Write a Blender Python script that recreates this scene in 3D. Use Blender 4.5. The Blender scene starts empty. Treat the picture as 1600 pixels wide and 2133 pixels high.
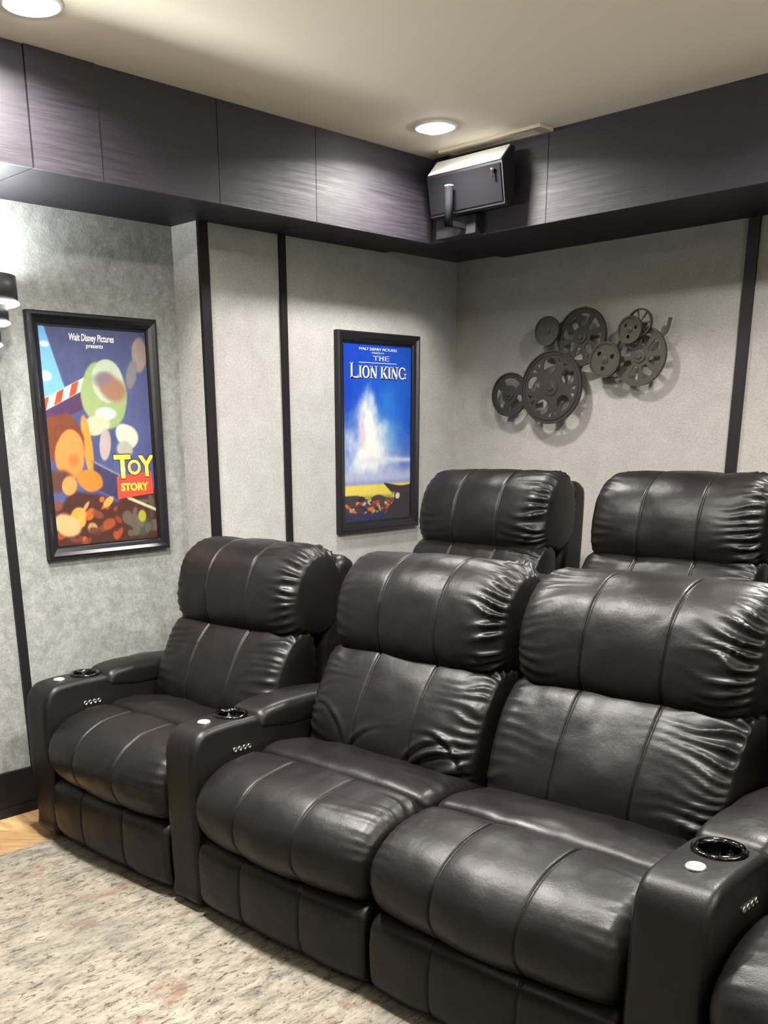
import bpy, bmesh, math, random
import numpy as np
from mathutils import Matrix, Vector
C = bpy.context.scene.collection
SC = bpy.context.scene
PI = math.pi

# ------------------------------------------------------------------ camera
def make_camera():
    f, px, py = 2056.66, 689.91, 1536.08
    yaw, pit, rol = 0.785387, 0.294603, -0.016334
    fw = Vector((-math.sin(yaw)*math.cos(pit), math.cos(yaw)*math.cos(pit), -math.sin(pit)))
    r = fw.cross(Vector((0, 0, 1))).normalized(); u = r.cross(fw)
    c, s = math.cos(rol), math.sin(rol)
    R, U = c*r + s*u, -s*r + c*u
    cd = bpy.data.cameras.new('camera'); co = bpy.data.objects.new('camera', cd); C.objects.link(co)
    co.matrix_world = Matrix(((R.x, U.x, -fw.x, 3.44646), (R.y, U.y, -fw.y, -4.41862), (R.z, U.z, -fw.z, 1.44394), (0, 0, 0, 1)))
    cd.sensor_fit = 'HORIZONTAL'; cd.sensor_width = 36; cd.lens = 36*f/1600
    cd.shift_x = (800 - px)/1600; cd.shift_y = (py - 1066.5)/1600
    cd.clip_start = .02
    SC.camera = co
make_camera()

# ------------------------------------------------------------------ world, exposure, light levels
W = bpy.data.worlds.new('world'); SC.world = W; W.use_nodes = True
W.node_tree.nodes['Background'].inputs[0].default_value = (.9, .93, 1, 1)
W.node_tree.nodes['Background'].inputs[1].default_value = .02
SC.view_settings.view_transform = 'Standard'; SC.view_settings.look = 'None'
SC.view_settings.gamma = 1; SC.view_settings.use_curve_mapping = False
SC.view_settings.exposure = 0.0
CAN_POWER = 1.85            # scales every ceiling can
CAN_GLOW = 60.0             # brightness of the lens itself
SCONCE = 30.0
CAN_SPOTS = [(.61, -.94, 16), (.575, -2.69, 19), (2.42, -1.25, 40), (1.25, -2.90, 52), (2.35, -2.90, 42), (4.2, -1.25, 4), (4.2, -2.95, 4), (1.12, -4.75, 2), (2.75, -4.75, 2)]

# ------------------------------------------------------------------ room sizes
H, ZB, S1, S2, DR, YS = 2.6245, 2.282, .2904, .5607, .1647, 1.687
RX, RY = 6.0, -7.2
RISER = .215

# ------------------------------------------------------------------ materials
def mat(name, col, rough=.5, metal=0, spec=.5, emit=None, es=0, coat=0):
    m = bpy.data.materials.new(name); m.use_nodes = True
    b = m.node_tree.nodes['Principled BSDF']
    b.inputs['Base Color'].default_value = (*col, 1); b.inputs['Roughness'].default_value = rough
    b.inputs['Metallic'].default_value = metal; b.inputs['Specular IOR Level'].default_value = spec
    b.inputs['Coat Weight'].default_value = coat
    if emit: b.inputs['Emission Color'].default_value = (*emit, 1); b.inputs['Emission Strength'].default_value = es
    return m
class NT:
    def __init__(s, m): s.t = m.node_tree; s.b = s.t.nodes['Principled BSDF']
    def n(s, typ, **k):
        x = s.t.nodes.new(typ)
        for a, v in k.items():
            if a.startswith('_'): setattr(x, a[1:], v)
            else:
                key = {'S': 'Scale', 'D': 'Detail', 'R': 'Roughness', 'X': 'Distortion', 'H': 'Strength', 'Dist': 'Distance'}.get(a, a)
                x.inputs[key].default_value = v
        return x
    def l(s, a, b): s.t.links.new(a, b)
    def coord(s, scale=(1, 1, 1), rot=(0, 0, 0), gen='Object'):
        c = s.n('ShaderNodeTexCoord'); mp = s.n('ShaderNodeMapping'); mp.inputs['Scale'].default_value = scale; mp.inputs['Rotation'].default_value = rot
        s.l(c.outputs[gen], mp.inputs[0]); return mp.outputs[0]
    def noise(s, vec, S=5, D=4, R=.5, X=0):
        x = s.n('ShaderNodeTexNoise', S=S, D=D, R=R, X=X); s.l(vec, x.inputs['Vector']); return x.outputs[0]
    def ramp(s, fac, stops, interp='LINEAR'):
        r = s.n('ShaderNodeValToRGB'); r.color_ramp.interpolation = interp
        while len(r.color_ramp.elements) < len(stops): r.color_ramp.elements.new(.5)
        for e, (p, c) in zip(r.color_ramp.elements, stops):
            e.position = p; e.color = (*c, 1) if len(c) == 3 else c
        s.l(fac, r.inputs[0]); return r.outputs[0]
    def mix(s, f, a, b, mode='MIX'):
        x = s.n('ShaderNodeMix', _data_type='RGBA', _blend_type=mode)
        for val, i in ((f, 0), (a, 6), (b, 7)):
            if hasattr(val, 'links') or hasattr(val, 'is_linked'): s.l(val, x.inputs[i])
            else: x.inputs[i].default_value = val if i == 0 else (*val, 1)
        return x.outputs[2]
    def bump(s, h, st=.3, d=.002, prev=None):
        b = s.n('ShaderNodeBump', H=st, Dist=d); s.l(h, b.inputs['Height'])
        if prev is not None: s.l(prev, b.inputs['Normal'])
        return b.outputs[0]
def g(v): return (v, v, v)

def m_leather():
    m = mat('black_leather', (.0052, .0043, .0042), .40, spec=.24); t = NT(m)
    v = t.coord()
    vo = t.n('ShaderNodeTexVoronoi', S=420); t.l(v, vo.inputs['Vector'])
    n2 = t.noise(v, 26, 5, .6)
    nb = t.bump(n2, .22, .006); nb = t.bump(vo.outputs['Distance'], .12, .0009, nb)
    t.l(nb, t.b.inputs['Normal'])
    n3 = t.noise(v, 5, 3)
    t.l(t.ramp(n3, [(.3, g(.34)), (.75, g(.46))]), t.b.inputs['Roughness'])
    return m
def m_fabric(name, c0, c1, mott, weave=900, bs=.35, mscale=9):
    m = mat(name, c0, .92, spec=.15); t = NT(m)
    v = t.coord(); a = t.noise(v, mscale, 8, .68, .4); b = t.noise(v, 130, 5, .7)
    cr = t.ramp(a, [(.5-mott, c0), (.5+mott, c1)])
    fine = t.ramp(b, [(.35, g(.80)), (.65, g(1.1))])
    t.l(t.mix(1.0, cr, fine, 'MULTIPLY'), t.b.inputs['Base Color'])
    w1 = t.n('ShaderNodeTexWave', S=weave/20, _bands_direction='Z'); t.l(v, w1.inputs['Vector'])
    nb = t.bump(b, bs, .003); nb = t.bump(w1.outputs['Fac'], .1, .0006, nb); t.l(nb, t.b.inputs['Normal'])
    return m
def m_plank():
    m = mat('espresso_stained_wood', (.035, .032, .040), .38, spec=.6); t = NT(m)
    out = []
    v = t.coord((1.2, 1.2, 26)); a = t.noise(v, 3.2, 8, .7, .6)
    v2 = t.coord((1, 1, 1)); pa = t.noise(v2, 4, 3, .5)
    t.l(t.ramp(a, [(.3, (.008, .006, .010)), (.72, (.024, .019, .029))]), t.b.inputs['Base Color'])
    t.l(t.ramp(a, [(.3, g(.48)), (.7, g(.66))]), t.b.inputs['Roughness'])
    nb = t.bump(a, .35, .003); nb = t.bump(pa, .35, .012, nb); t.l(nb, t.b.inputs['Normal'])
    return m
def m_ceiling():
    m = mat('cream_ceiling_paint', (.90, .84, .71), .85, spec=.2); t = NT(m)
    n = t.noise(t.coord(), 160, 3); t.l(t.bump(n, .12, .001), t.b.inputs['Normal']); return m
def m_rug():
    m = mat('distressed_rug', (.6, .55, .46), .95, spec=.1); t = NT(m)
    s1 = t.noise(t.coord((6, 2.2, 1)), 4, 12, .82, .5)
    s2 = t.noise(t.coord((13, 5, 1)), 5, 9, .74, .9)
    s3 = t.noise(t.coord((7, 1.2, 1), (0, 0, .05)), 3.2, 8, .72, 1.0)
    pb = t.noise(t.coord((1.5, 1, 1)), 2.1, 4, .6)
    pr = t.noise(t.coord((1.4, 1, 1)), 3.6, 6, .7, .8)
    base = t.ramp(s1, [(.36, (.17, .17, .155)), (.44, (.38, .355, .305)), (.50, (.52, .47, .39)), (.60, (.66, .62, .54))])
    dk = t.ramp(s2, [(.39, (.10, .11, .12)), (.43, (.62, .61, .58)), (.47, (1, 1, 1))])
    base = t.mix(.8, base, dk, 'MULTIPLY')
    ln = t.ramp(s3, [(.33, (.22, .24, .26)), (.37, (.8, .8, .8)), (.42, (1, 1, 1))])
    base = t.mix(.85, base, ln, 'MULTIPLY')
    fr = t.ramp(pr, [(.57, g(0)), (.65, g(.55))])
    base = t.mix(fr, base, (.34, .175, .115))
    fg = t.ramp(pb, [(.52, g(0)), (.66, g(.45))])
    base = t.mix(fg, base, (.31, .31, .27))
    base = t.mix(1.0, base, (.41, .40, .385), 'MULTIPLY')
    t.l(base, t.b.inputs['Base Color'])
    nb = t.bump(t.noise(t.coord(), 300, 4, .7), .6, .004); nb = t.bump(s2, .5, .004, nb); t.l(nb, t.b.inputs['Normal'])
    return m
def m_oak():
    m = mat('light_oak', (.40, .26, .12), .45); t = NT(m)
    oi = t.n('ShaderNodeObjectInfo')
    v = t.coord((3, 30, 3)); a = t.noise(v, 2.5, 7, .65, .5)
    cr = t.ramp(a, [(.3, (.24, .13, .05)), (.6, (.44, .29, .14)), (.8, (.52, .38, .22))])
    tone = t.ramp(oi.outputs['Random'], [(0, g(.72)), (1, g(1.12))])
    t.l(t.mix(1.0, cr, tone, 'MULTIPLY'), t.b.inputs['Base Color']); t.l(t.bump(a, .15, .001), t.b.inputs['Normal'])
    return m
def m_print(name):
    m = mat(name, (1, 1, 1), .38, spec=.4); t = NT(m)
    a = t.n('ShaderNodeVertexColor'); a.layer_name = 'ink'; t.l(t.mix(1.0, a.outputs[0], (.66, .66, .66), 'MULTIPLY'), t.b.inputs['Base Color']); return m
M = dict(
    leather=m_leather(),
    fab_l=m_fabric('grey_wall_fabric', (.31, .305, .295), (.365, .36, .35), .18),
    fab_r=m_fabric('mottled_grey_wall_fabric', (.17, .175, .168), (.29, .295, .285), .19, bs=.6, mscale=22),
    fab_b=m_fabric('warm_grey_wall_fabric', (.27, .258, .24), (.32, .307, .288), .2),
    plank=m_plank(), under=mat('shade_black_underside', (.006, .005, .008), .55, spec=.3), ceil=m_ceiling(), rug=m_rug(), oak=m_oak(),  # underside: soffit shade put into a blacker colour than the face boards
    black=mat('black_trim_paint', (.008, .007, .008), .4, spec=.3),
    frame=mat('black_picture_frame', (.007, .007, .009), .28, spec=.45),
    dark=mat('dark_carpet', (.03, .028, .028), .95, spec=.1),
    chrome=mat('polished_steel', (.75, .74, .70), .16, metal=1),
    blackchrome=mat('black_chrome', (.05, .05, .052), .10, metal=1),
    silver=mat('silver_button', (.86, .85, .78), .22, metal=.85),
    blackpl=mat('black_plastic', (.012, .012, .012), .3),
    bronze=mat('aged_dark_metal', (.030, .026, .023), .48, metal=.4),
    bronze2=mat('aged_olive_metal', (.050, .046, .036), .45, metal=.4),
    spk=mat('charcoal_speaker_shell', (.010, .009, .011), .5),
    spkg=mat('dark_speaker_grille', (.006, .006, .008), .8, spec=.1),
    white=mat('white_enamel_and_painted_light', (.85, .85, .83), .4),  # also paints lamp light onto the speaker top and its post
    vent=mat('cream_vent_paint', (.60, .54, .44), .6),
    lens=mat('lit_lens', (1, 1, 1), .4, emit=(1, .965, .89), es=CAN_GLOW),
    glow=mat('lit_ring', (1, 1, 1), .4, emit=(1, 1, .97), es=8),
    scr=mat('projection_screen', (.35, .35, .36), .8),
    wallplain=mat('dark_grey_paint', (.07, .068, .066), .9),
)
# text inks
def ink(name, c): return mat(name, tuple(k*.75 for k in c), .4)
M['ink_white'] = ink('white_ink', (.86, .86, .84)); M['ink_yellow'] = ink('yellow_ink', (.85, .60, .07))
M['ink_red'] = ink('red_ink', (.78, .06, .03)); M['ink_navy'] = ink('navy_ink', (.02, .02, .06)); M['ink_cream'] = ink('cream_ink', (.88, .78, .72))

# ------------------------------------------------------------------ object helpers
def tag(o, label=None, cat=None, group=None, kind=None):
    if label: o['label'] = label
    if cat: o['category'] = cat
    if group: o['group'] = group
    if kind: o['kind'] = kind
    return o
def thing(name, label, cat, loc=(0, 0, 0), group=None):
    o = bpy.data.objects.new(name, None); C.objects.link(o); o.location = loc; o.empty_display_size = .1
    return tag(o, label, cat, group)
def link_mesh(name, me, m, parent=None, smooth=False, loc=(0, 0, 0)):
    o = bpy.data.objects.new(name, me); C.objects.link(o); o.location = loc
    if m and not me.materials: me.materials.append(m)
    if parent: o.parent = parent
    if smooth: me.polygons.foreach_set('use_smooth', [True]*len(me.polygons))
    return o
def obj(name, bm, m, parent=None, smooth=False, loc=(0, 0, 0), bevel=0, seg=2):
    if bevel:
        bmesh.ops.bevel(bm, geom=[e for e in bm.edges if len(e.link_faces) == 2 and e.calc_face_angle(0) > .5], offset=bevel, segments=seg, profile=.6, affect='EDGES', clamp_overlap=True)
    bmesh.ops.recalc_face_normals(bm, faces=bm.faces[:])
    me = bpy.data.meshes.new(name); bm.to_mesh(me); bm.free()
    return link_mesh(name, me, m, parent, smooth, loc)
def bx(bm, x0, x1, y0, y1, z0, z1):
    vs = [bm.verts.new(p) for p in ((x0, y0, z0), (x1, y0, z0), (x1, y1, z0), (x0, y1, z0), (x0, y0, z1), (x1, y0, z1), (x1, y1, z1), (x0, y1, z1))]
    for f in ((0, 3, 2, 1), (4, 5, 6, 7), (0, 1, 5, 4), (1, 2, 6, 5), (2, 3, 7, 6), (3, 0, 4, 7)): bm.faces.new([vs[i] for i in f])
    return bm
def box(name, m, x0, x1, y0, y1, z0, z1, parent=None, bevel=0, **k):
    return obj(name, bx(bmesh.new(), x0, x1, y0, y1, z0, z1), m, parent, bevel=bevel, **k)
def lathe(bm, prof, n=40, mtx=None, closed=False):
    """prof: (r,z) list; revolved about z"""
    rings = []
    for r, z in prof:
        if r < 1e-6: rings.append([bm.verts.new((0, 0, z))])
        else: rings.append([bm.verts.new((r*math.cos(2*PI*i/n), r*math.sin(2*PI*i/n), z)) for i in range(n)])
    prs = list(zip(rings[:-1], rings[1:]))
    if closed: prs.append((rings[-1], rings[0]))
    for a, b in prs:
        for i in range(n):
            j = (i+1) % n
            if len(a) == 1 and len(b) == 1: continue
            if len(a) == 1: bm.faces.new((a[0], b[i], b[j]))
            elif len(b) == 1: bm.faces.new((a[i], b[0], a[j]))
            else: bm.faces.new((a[i], b[i], b[j], a[j]))
    if mtx: bmesh.ops.transform(bm, matrix=mtx, verts=bm.verts[:])
    return bm
def prism_x(bm, poly, x0, x1):
    """extrude a (y,z) polygon along x"""
    a = [bm.verts.new((x0, y, z)) for y, z in poly]; b = [bm.verts.new((x1, y, z)) for y, z in poly]
    n = len(poly)
    bm.faces.new(a[::-1]); bm.faces.new(b)
    for i in range(n): bm.faces.new((a[i], a[(i+1) % n], b[(i+1) % n], b[i]))
    return bm
def mesh_grid(name, V, nu, nv, wrap_v, caps):
    """V: nu*nv verts; quads between; nv wraps"""
    idx = np.arange(nu*nv).reshape(nu, nv)
    nxt = np.roll(idx, -1, axis=1) if wrap_v else None
    if wrap_v: F = np.stack([idx[:-1], nxt[:-1], nxt[1:], idx[1:]], -1).reshape(-1, 4)
    else: F = np.stack([idx[:-1, :-1], idx[:-1, 1:], idx[1:, 1:], idx[1:, :-1]], -1).reshape(-1, 4)
    faces = F.tolist()
    if caps:
        faces.append(idx[0][::-1].tolist()); faces.append(idx[-1].tolist())
    me = bpy.data.meshes.new(name); me.from_pydata(V.tolist(), [], faces); me.update()
    bm = bmesh.new(); bm.from_mesh(me); bmesh.ops.recalc_face_normals(bm, faces=bm.faces[:]); bm.to_mesh(me); bm.free()
    return me

# ------------------------------------------------------------------ cushions
def spline_loop(P, n):
    P = np.array(P, float); m = len(P); out = []
    for i in range(m):
        p0, p1, p2, p3 = P[i-1], P[i], P[(i+1) % m], P[(i+2) % m]
        for t in np.linspace(0, 1, 24, endpoint=False):
            out.append(.5*((2*p1)+(-p0+p2)*t+(2*p0-5*p1+4*p2-p3)*t*t+(-p0+3*p1-3*p2+p3)*t**3))
    out = np.array(out); out = np.vstack([out, out[:1]])
    s = np.r_[0, np.cumsum(np.linalg.norm(np.diff(out, axis=0), axis=1))]
    q = np.linspace(0, s[-1], n, endpoint=False)
    return np.stack([np.interp(q, s, out[:, k]) for k in (0, 1)], 1), s[-1]
def vnoise(x, y, seed):
    """smooth 2-D value noise in -1..1"""
    def h(i, j):
        n = np.sin(i*127.1+j*311.7+seed*74.7)*43758.5453; return (n-np.floor(n))*2-1
    xi, yi = np.floor(x), np.floor(y); xf, yf = x-xi, y-yi
    u, v = xf*xf*(3-2*xf), yf*yf*(3-2*yf)
    return (h(xi, yi)*(1-u)+h(xi+1, yi)*u)*(1-v)+(h(xi, yi+1)*(1-u)+h(xi+1, yi+1)*u)*v
def cushion(name, prof, x0, x1, parent, seams=(), R=.05, crown=.012, wrL=.6, wrR=1., seed=1, M_=150, N=84, bow=0, folds=(), lump=.003, wfreq=58., m=None, vr=1.):
    P, per = spline_loop(prof, M_)
    cen = P.mean(0); hy = (P[:, 0].max()-P[:, 0].min())/2; hz = (P[:, 1].max()-P[:, 1].min())/2
    T = np.roll(P, -1, 0)-np.roll(P, 1, 0); T /= np.linalg.norm(T, axis=1)[:, None]
    Nn = np.stack([T[:, 1], -T[:, 0]], 1)
    if ((P-cen)*Nn).sum() < 0: Nn = -Nn
    w = x1-x0
    xs = list(np.linspace(0, w, N))+[R*(1-math.cos(a)) for a in np.linspace(0, PI/2, 9)]+[w-R*(1-math.cos(a)) for a in np.linspace(0, PI/2, 9)]
    for s in seams: xs += [s*w+d for d in (-.012, -.008, -.005, -.0025, 0, .0025, .005, .008, .012)]
    xs = np.unique(np.round(xs, 5)); xs = xs[(xs >= 0) & (xs <= w)]
    X, K = np.meshgrid(xs, np.arange(M_), indexing='ij')
    Yb = P[None, :, :].repeat(len(xs), 0)
    d = np.minimum(X, w-X)
    inset = np.where(d < R, R*(1-np.sqrt(np.clip(1-(1-d/R)**2, 0, 1))), 0)*.92
    ky = 1-np.minimum(inset/hy, .8); kz = 1-np.minimum(inset*vr/hz, .8)
    Y = cen[0]+(Yb[..., 0]-cen[0])*ky; Z = cen[1]+(Yb[..., 1]-cen[1])*kz
    disp = crown*np.sin(PI*X/w)**.8
    sv = K/M_*per
    # panels puff between seams
    ss = [0]+[s*w for s in seams]+[w]
    for a, b in zip(ss[:-1], ss[1:]):
        u = np.clip((X-a)/(b-a), 0, 1); disp += .005*np.sqrt(np.clip(np.sin(PI*u), 0, 1))*((X >= a) & (X <= b))
    for s in seams: disp -= .0065*np.exp(-((X-s*w)/.0035)**2)
    disp += lump*vnoise(X*9, sv*9, seed)+lump*.5*vnoise(X*22, sv*22, seed+5)
    # gathered wrinkles running in from the ends
    for side, amp, dd in ((0, wrL, X), (1, wrR, w-X)):
        if amp <= 0: continue
        ph = sv*wfreq+1.6*vnoise(sv*7, dd*5, seed+9+side)+.9*vnoise(sv*23, dd*9, seed+3)
        rid = 1-2*np.abs(np.sin(ph*PI/2*1.0))**.7
        L = .040+.060*np.clip(vnoise(sv*11, dd*0, seed+20+side)*.9+.35, 0, 1)
        am = (.35+.65*np.clip(vnoise(sv*8, dd*4, seed+31+side)+.4, 0, 1.4))
        env = np.exp(-(np.maximum(dd-R*.45, 0)/L)**1.4)*np.clip(dd/(R*.35), 0, 1)
        disp += amp*.0115*rid*am*env
    for (fx, fs, ang, ln, amp) in folds:      # long single creases: place x, place along the outline, direction, half-length, depth
        dx = X-fx*w; ds = sv-fs*per
        a = dx*math.cos(ang)+ds*math.sin(ang); c = -dx*math.sin(ang)+ds*math.cos(ang)+.25*a*a/ln
        disp += amp*(np.exp(-((c-.011)/.010)**2)-1.1*np.exp(-(c/.007)**2))*np.exp(-(a/ln)**2)
    Y = Y+disp*Nn[None, :, 0]; Z = Z+disp*Nn[None, :, 1]
    XX = x0+X+0*disp
    if bow: Y = Y-bow*np.sin(PI*X/w)
    V = np.stack([XX, Y, Z], -1).reshape(-1, 3)
    me = mesh_grid(name, V, len(xs), M_, True, True)
    return link_mesh(name, me, m or M['leather'], parent, True)
def slab(name, prof, x0, x1, parent, R=.03, M_=180, m=None, sharp=False, crown=0.0, lump=.001, seed=3):
    """big upholstered block: outline (y,z) swept in x, edges rounded by a true inset"""
    P, per = spline_loop(prof, M_)
    T = np.roll(P, -1, 0)-np.roll(P, 1, 0); T /= np.linalg.norm(T, axis=1)[:, None]
    Nn = np.stack([T[:, 1], -T[:, 0]], 1)
    if ((P-P.mean(0))*Nn).sum() < 0: Nn = -Nn
    for _ in range(10): Nn = (np.roll(Nn, 1, 0)+np.roll(Nn, -1, 0)+Nn); Nn /= np.linalg.norm(Nn, axis=1)[:, None]
    w = x1-x0
    xs = np.unique(np.round(list(np.linspace(R, w-R, 9))+[R*(1-math.cos(a)) for a in np.linspace(0, PI/2, 8)]+[w-R*(1-math.cos(a)) for a in np.linspace(0, PI/2, 8)], 5))
    X, K = np.meshgrid(xs, np.arange(M_), indexing='ij'); d = np.minimum(X, w-X)
    ins = -np.where(d < R, R*(1-np.sqrt(np.clip(1-(1-d/R)**2, 0, 1))), 0)+crown*np.sin(PI*X/w)+lump*vnoise(X*14, K/M_*per*14, seed)
    Y = P[None, :, 0]+ins*Nn[None, :, 0]; Z = P[None, :, 1]+ins*Nn[None, :, 1]
    me = mesh_grid(name, np.stack([x0+X, Y, Z], -1).reshape(-1, 3), len(xs), M_, True, True)
    return link_mesh(name, me, m or M['leather'], parent, True)

PROF = dict(
    bolster=[(.045, .272), (.005, .30), (-.018, .35), (-.012, .405), (.03, .455), (.10, .49), (.19, .502), (.235, .492), (.245, .44), (.24, .33), (.22, .275), (.12, .265)],
    rear=[(.243, .475), (.262, .508), (.34, .514), (.45, .495), (.56, .455), (.62, .40), (.60, .345), (.40, .335), (.27, .345), (.243, .40)],
    lumbar=[(.535, .425), (.474, .455), (.450, .52), (.468, .60), (.516, .695), (.576, .770), (.635, .792), (.70, .78), (.715, .66), (.68, .52), (.62, .43)],
    head=[(.655, .770), (.595, .786), (.570, .845), (.580, .935), (.618, 1.015), (.690, 1.066), (.775, 1.073), (.835, 1.028), (.855, .94), (.835, .82), (.75, .762)],
    shell=[(.70, .30), (.73, .50), (.755, .75), (.80, .98), (.84, 1.035), (.90, 1.03), (.93, .96), (.92, .6), (.90, .30), (.88, .24), (.74, .24)],
    foot=[(.018, .045), (-.006, .075), (-.012, .15), (-.006, .225), (.012, .252), (.045, .262), (.07, .24), (.072, .12), (.068, .05), (.045, .035)],
    arm=[(.012, .03), (.000, .10), (-.004, .30), (-.002, .48), (.008, .550), (.040, .590), (.10, .602), (.20, .604), (.27, .602), (.30, .585), (.45, .565), (.70, .560), (.80, .545), (.84, .50), (.85, .30), (.85, .10), (.835, .03), (.60, .015), (.20, .015)],
    pad=[(.272, .560), (.276, .596), (.305, .616), (.38, .626), (.48, .626), (.60, .620), (.72, .604), (.79, .580), (.78, .545), (.55, .535), (.35, .540)],
)
def cut(o, cutter_bm):
    me = bpy.data.meshes.new('c'); cutter_bm.to_mesh(me); cutter_bm.free()
    bb = bmesh.new(); bb.from_mesh(me); bmesh.ops.recalc_face_normals(bb, faces=bb.faces[:]); bb.to_mesh(me); bb.free()
    c = bpy.data.objects.new('c', me); C.objects.link(c); c.matrix_world = o.matrix_world if not o.parent else Matrix.Identity(4)
    par = o.parent; o.parent = None
    md = o.modifiers.new('b', 'BOOLEAN'); md.object = c; md.operation = 'DIFFERENCE'; md.solver = 'EXACT'
    dg = bpy.context.evaluated_depsgraph_get(); dg.update()
    nm = bpy.data.meshes.new_from_object(o.evaluated_get(dg)); o.modifiers.clear(); o.data = nm; o.parent = par
    bpy.data.objects.remove(c)
CUPY, BTY = .218, .108
_arm = {}
def armrest(root, x0, wd):
    """armrest with cup holder, round touch button, four side buttons and soft rear pad"""
    key = round(wd, 3); cx = wd/2; rc = .047
    a = bpy.data.objects.new('armrest', None)
    if key not in _arm:
        body = slab('armrest', PROF['arm'], 0, wd, None, R=.022)
        cut(body, lathe(bmesh.new(), [(0, .52), (rc, .52), (rc, .66), (0, .66)], 40, Matrix.Translation((cx, CUPY, 0))))
        body.data.polygons.foreach_set('use_smooth', [True]*len(body.data.polygons))
        _arm[key] = body.data; bpy.data.objects.remove(body)
        bm = lathe(bmesh.new(), [(rc-.001, .527), (rc-.001, .600), (rc+.010, .603), (rc+.011, .609), (rc+.004, .6135), (rc-.003, .611), (rc-.005, .604), (rc-.006, .530), (0, .528), (0, .523)], 48, Matrix.Translation((cx, CUPY, 0)))
        me = bpy.data.meshes.new('cup_holder'); bmesh.ops.recalc_face_normals(bm, faces=bm.faces[:]); bm.to_mesh(me); bm.free(); _arm[key, 'cup'] = me
        bm = lathe(bmesh.new(), [(0, .600), (.0205, .600), (.0215, .6035), (.019, .6075), (.0165, .6065), (.0155, .604), (0, .6055)], 32)
        for k in range(4):
            an = k*PI/2+PI/4
            lathe_b = bmesh.new(); lathe(lathe_b, [(0, .6105), (.0035, .6095), (.0052, .6075), (.0055, .603)], 12, Matrix.Translation((.0085*math.cos(an), .0085*math.sin(an), 0)))
            t = bpy.data.meshes.new('t'); lathe_b.to_mesh(t); lathe_b.free(); bm.from_mesh(t)
        bmesh.ops.transform(bm, matrix=Matrix.Translation((cx, BTY, 0)), verts=bm.verts[:]); bmesh.ops.recalc_face_normals(bm, faces=bm.faces[:])
        me = bpy.data.meshes.new('touch_button'); bm.to_mesh(me); bm.free(); _arm[key, 'btn'] = me
        p = slab('arm_pad', PROF['pad'], -.006, wd+.004, None, R=.026, crown=.008, lump=.004); _arm[key, 'pad'] = p.data; bpy.data.objects.remove(p)
        bm = lathe(bmesh.new(), [(0, -.001), (.0085, -.001), (.0085, .003), (.0060, .0042), (.0052, .0022), (0, .003)], 20, Matrix.Rotation(PI/2, 4, 'Y'))
        bmesh.ops.recalc_face_normals(bm, faces=bm.faces[:])
        me = bpy.data.meshes.new('seat_button'); bm.to_mesh(me); bm.free(); _arm[key, 'sb'] = me
    a = link_mesh('armrest', _arm[key], M['leather'], root, True, (x0, 0, 0))
    link_mesh('arm_pad', _arm[key, 'pad'], M['leather'], a, True)
    tag(link_mesh('cup_holder', _arm[key, 'cup'], M['blackchrome'], a, True), 'shiny black cup holder')
    tag(link_mesh('touch_button', _arm[key, 'btn'], M['silver'], a, True), 'round silver touch button')
    for k in range(4):
        link_mesh('seat_button', _arm[key, 'sb'], M['chrome'], a, True, (wd, .165+.0195*k, .515))
    return a
def recliner(label, x, y, z, Wd, seed, left=.15, right=0, group=None, wr=(.7, 1.1), folds=(), bigseat=0):
    t = thing('recliner', label, 'recliner', (x, y, z), group)
    s3 = (.33, .67)
    cushion('seat_cushion', PROF['bolster'], 0, Wd, t, s3, R=.050, crown=.016, wrL=.12, wrR=.3 if not right else .12, seed=seed, lump=.0025, bow=.018)
    cushion('rear_seat_cushion', PROF['rear'], .004, Wd-.004, t, (), R=.045, crown=.014, wrL=.15, wrR=.15, seed=seed+1, lump=.004, M_=110, N=50)
    cushion('lumbar_cushion', PROF['lumbar'], .016, Wd-.016, t, s3, R=.055, vr=.45, crown=.012, wrL=wr[0]*.6, wrR=wr[1], seed=seed+2, folds=folds, lump=.004)
    cushion('headrest', PROF['head'], .020, Wd-.020, t, s3, R=.065, vr=.6, crown=.010, wrL=wr[0]*.5, wrR=wr[1]*1.15, seed=seed+3, lump=.003)
    slab('back_shell', PROF['shell'], .03, Wd-.03, t, R=.04, M_=110)
    cushion('footrest', PROF['foot'], .002, Wd-.002, t, (.30, .66), R=.022, crown=.004, wrL=.1, wrR=.1, seed=seed+4, M_=90, N=60, lump=.002, bow=.006)
    box('base_frame', M['blackpl'], .02, Wd-.02, .09, .86, .012, .335, t, bevel=.01)
    if left: armrest(t, -left-.002, left)
    if right: armrest(t, Wd+.003, right)
    return t

# ------------------------------------------------------------------ room shell
def struct(o, label=None):
    o['kind'] = 'structure'
    if label: o['label'] = label
    return o
struct(box('floor', M['oak'], -.5, RX+.1, RY-.1, .2, -.12, -.014))
struct(box('ceiling', M['ceil'], -.5, RX+.1, RY-.1, .2, H, H+.12))
wl = bpy.data.objects.new('wall_left', None)
w1 = struct(box('wall_left', M['fab_l'], -.45, 0, -YS, 0, -.014, H)); w1['label'] = 'pale grey fabric wall behind the blue poster'
w2 = struct(box('wall_left', M['fab_r'], -.45, -DR, RY, -YS, -.014, H)); w2['label'] = 'recessed mottled grey wall behind the nearer poster'
struct(box('wall_back', M['fab_b'], -.45, RX, 0, .15, -.014, H))
struct(box('wall_right', M['wallplain'], RX, RX+.12, RY, .15, -.014, H))
struct(box('wall_front', M['wallplain'], -.45, RX+.12, RY-.12, RY, -.014, H))
sr = thing('projection_screen', 'wide projection screen in a black frame on the front wall', 'screen', (3.0, RY, 1.45))
box('screen_surface', M['scr'], -1.5, 1.5, .004, .02, -.8, .8, sr)
fb = bmesh.new()
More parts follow.
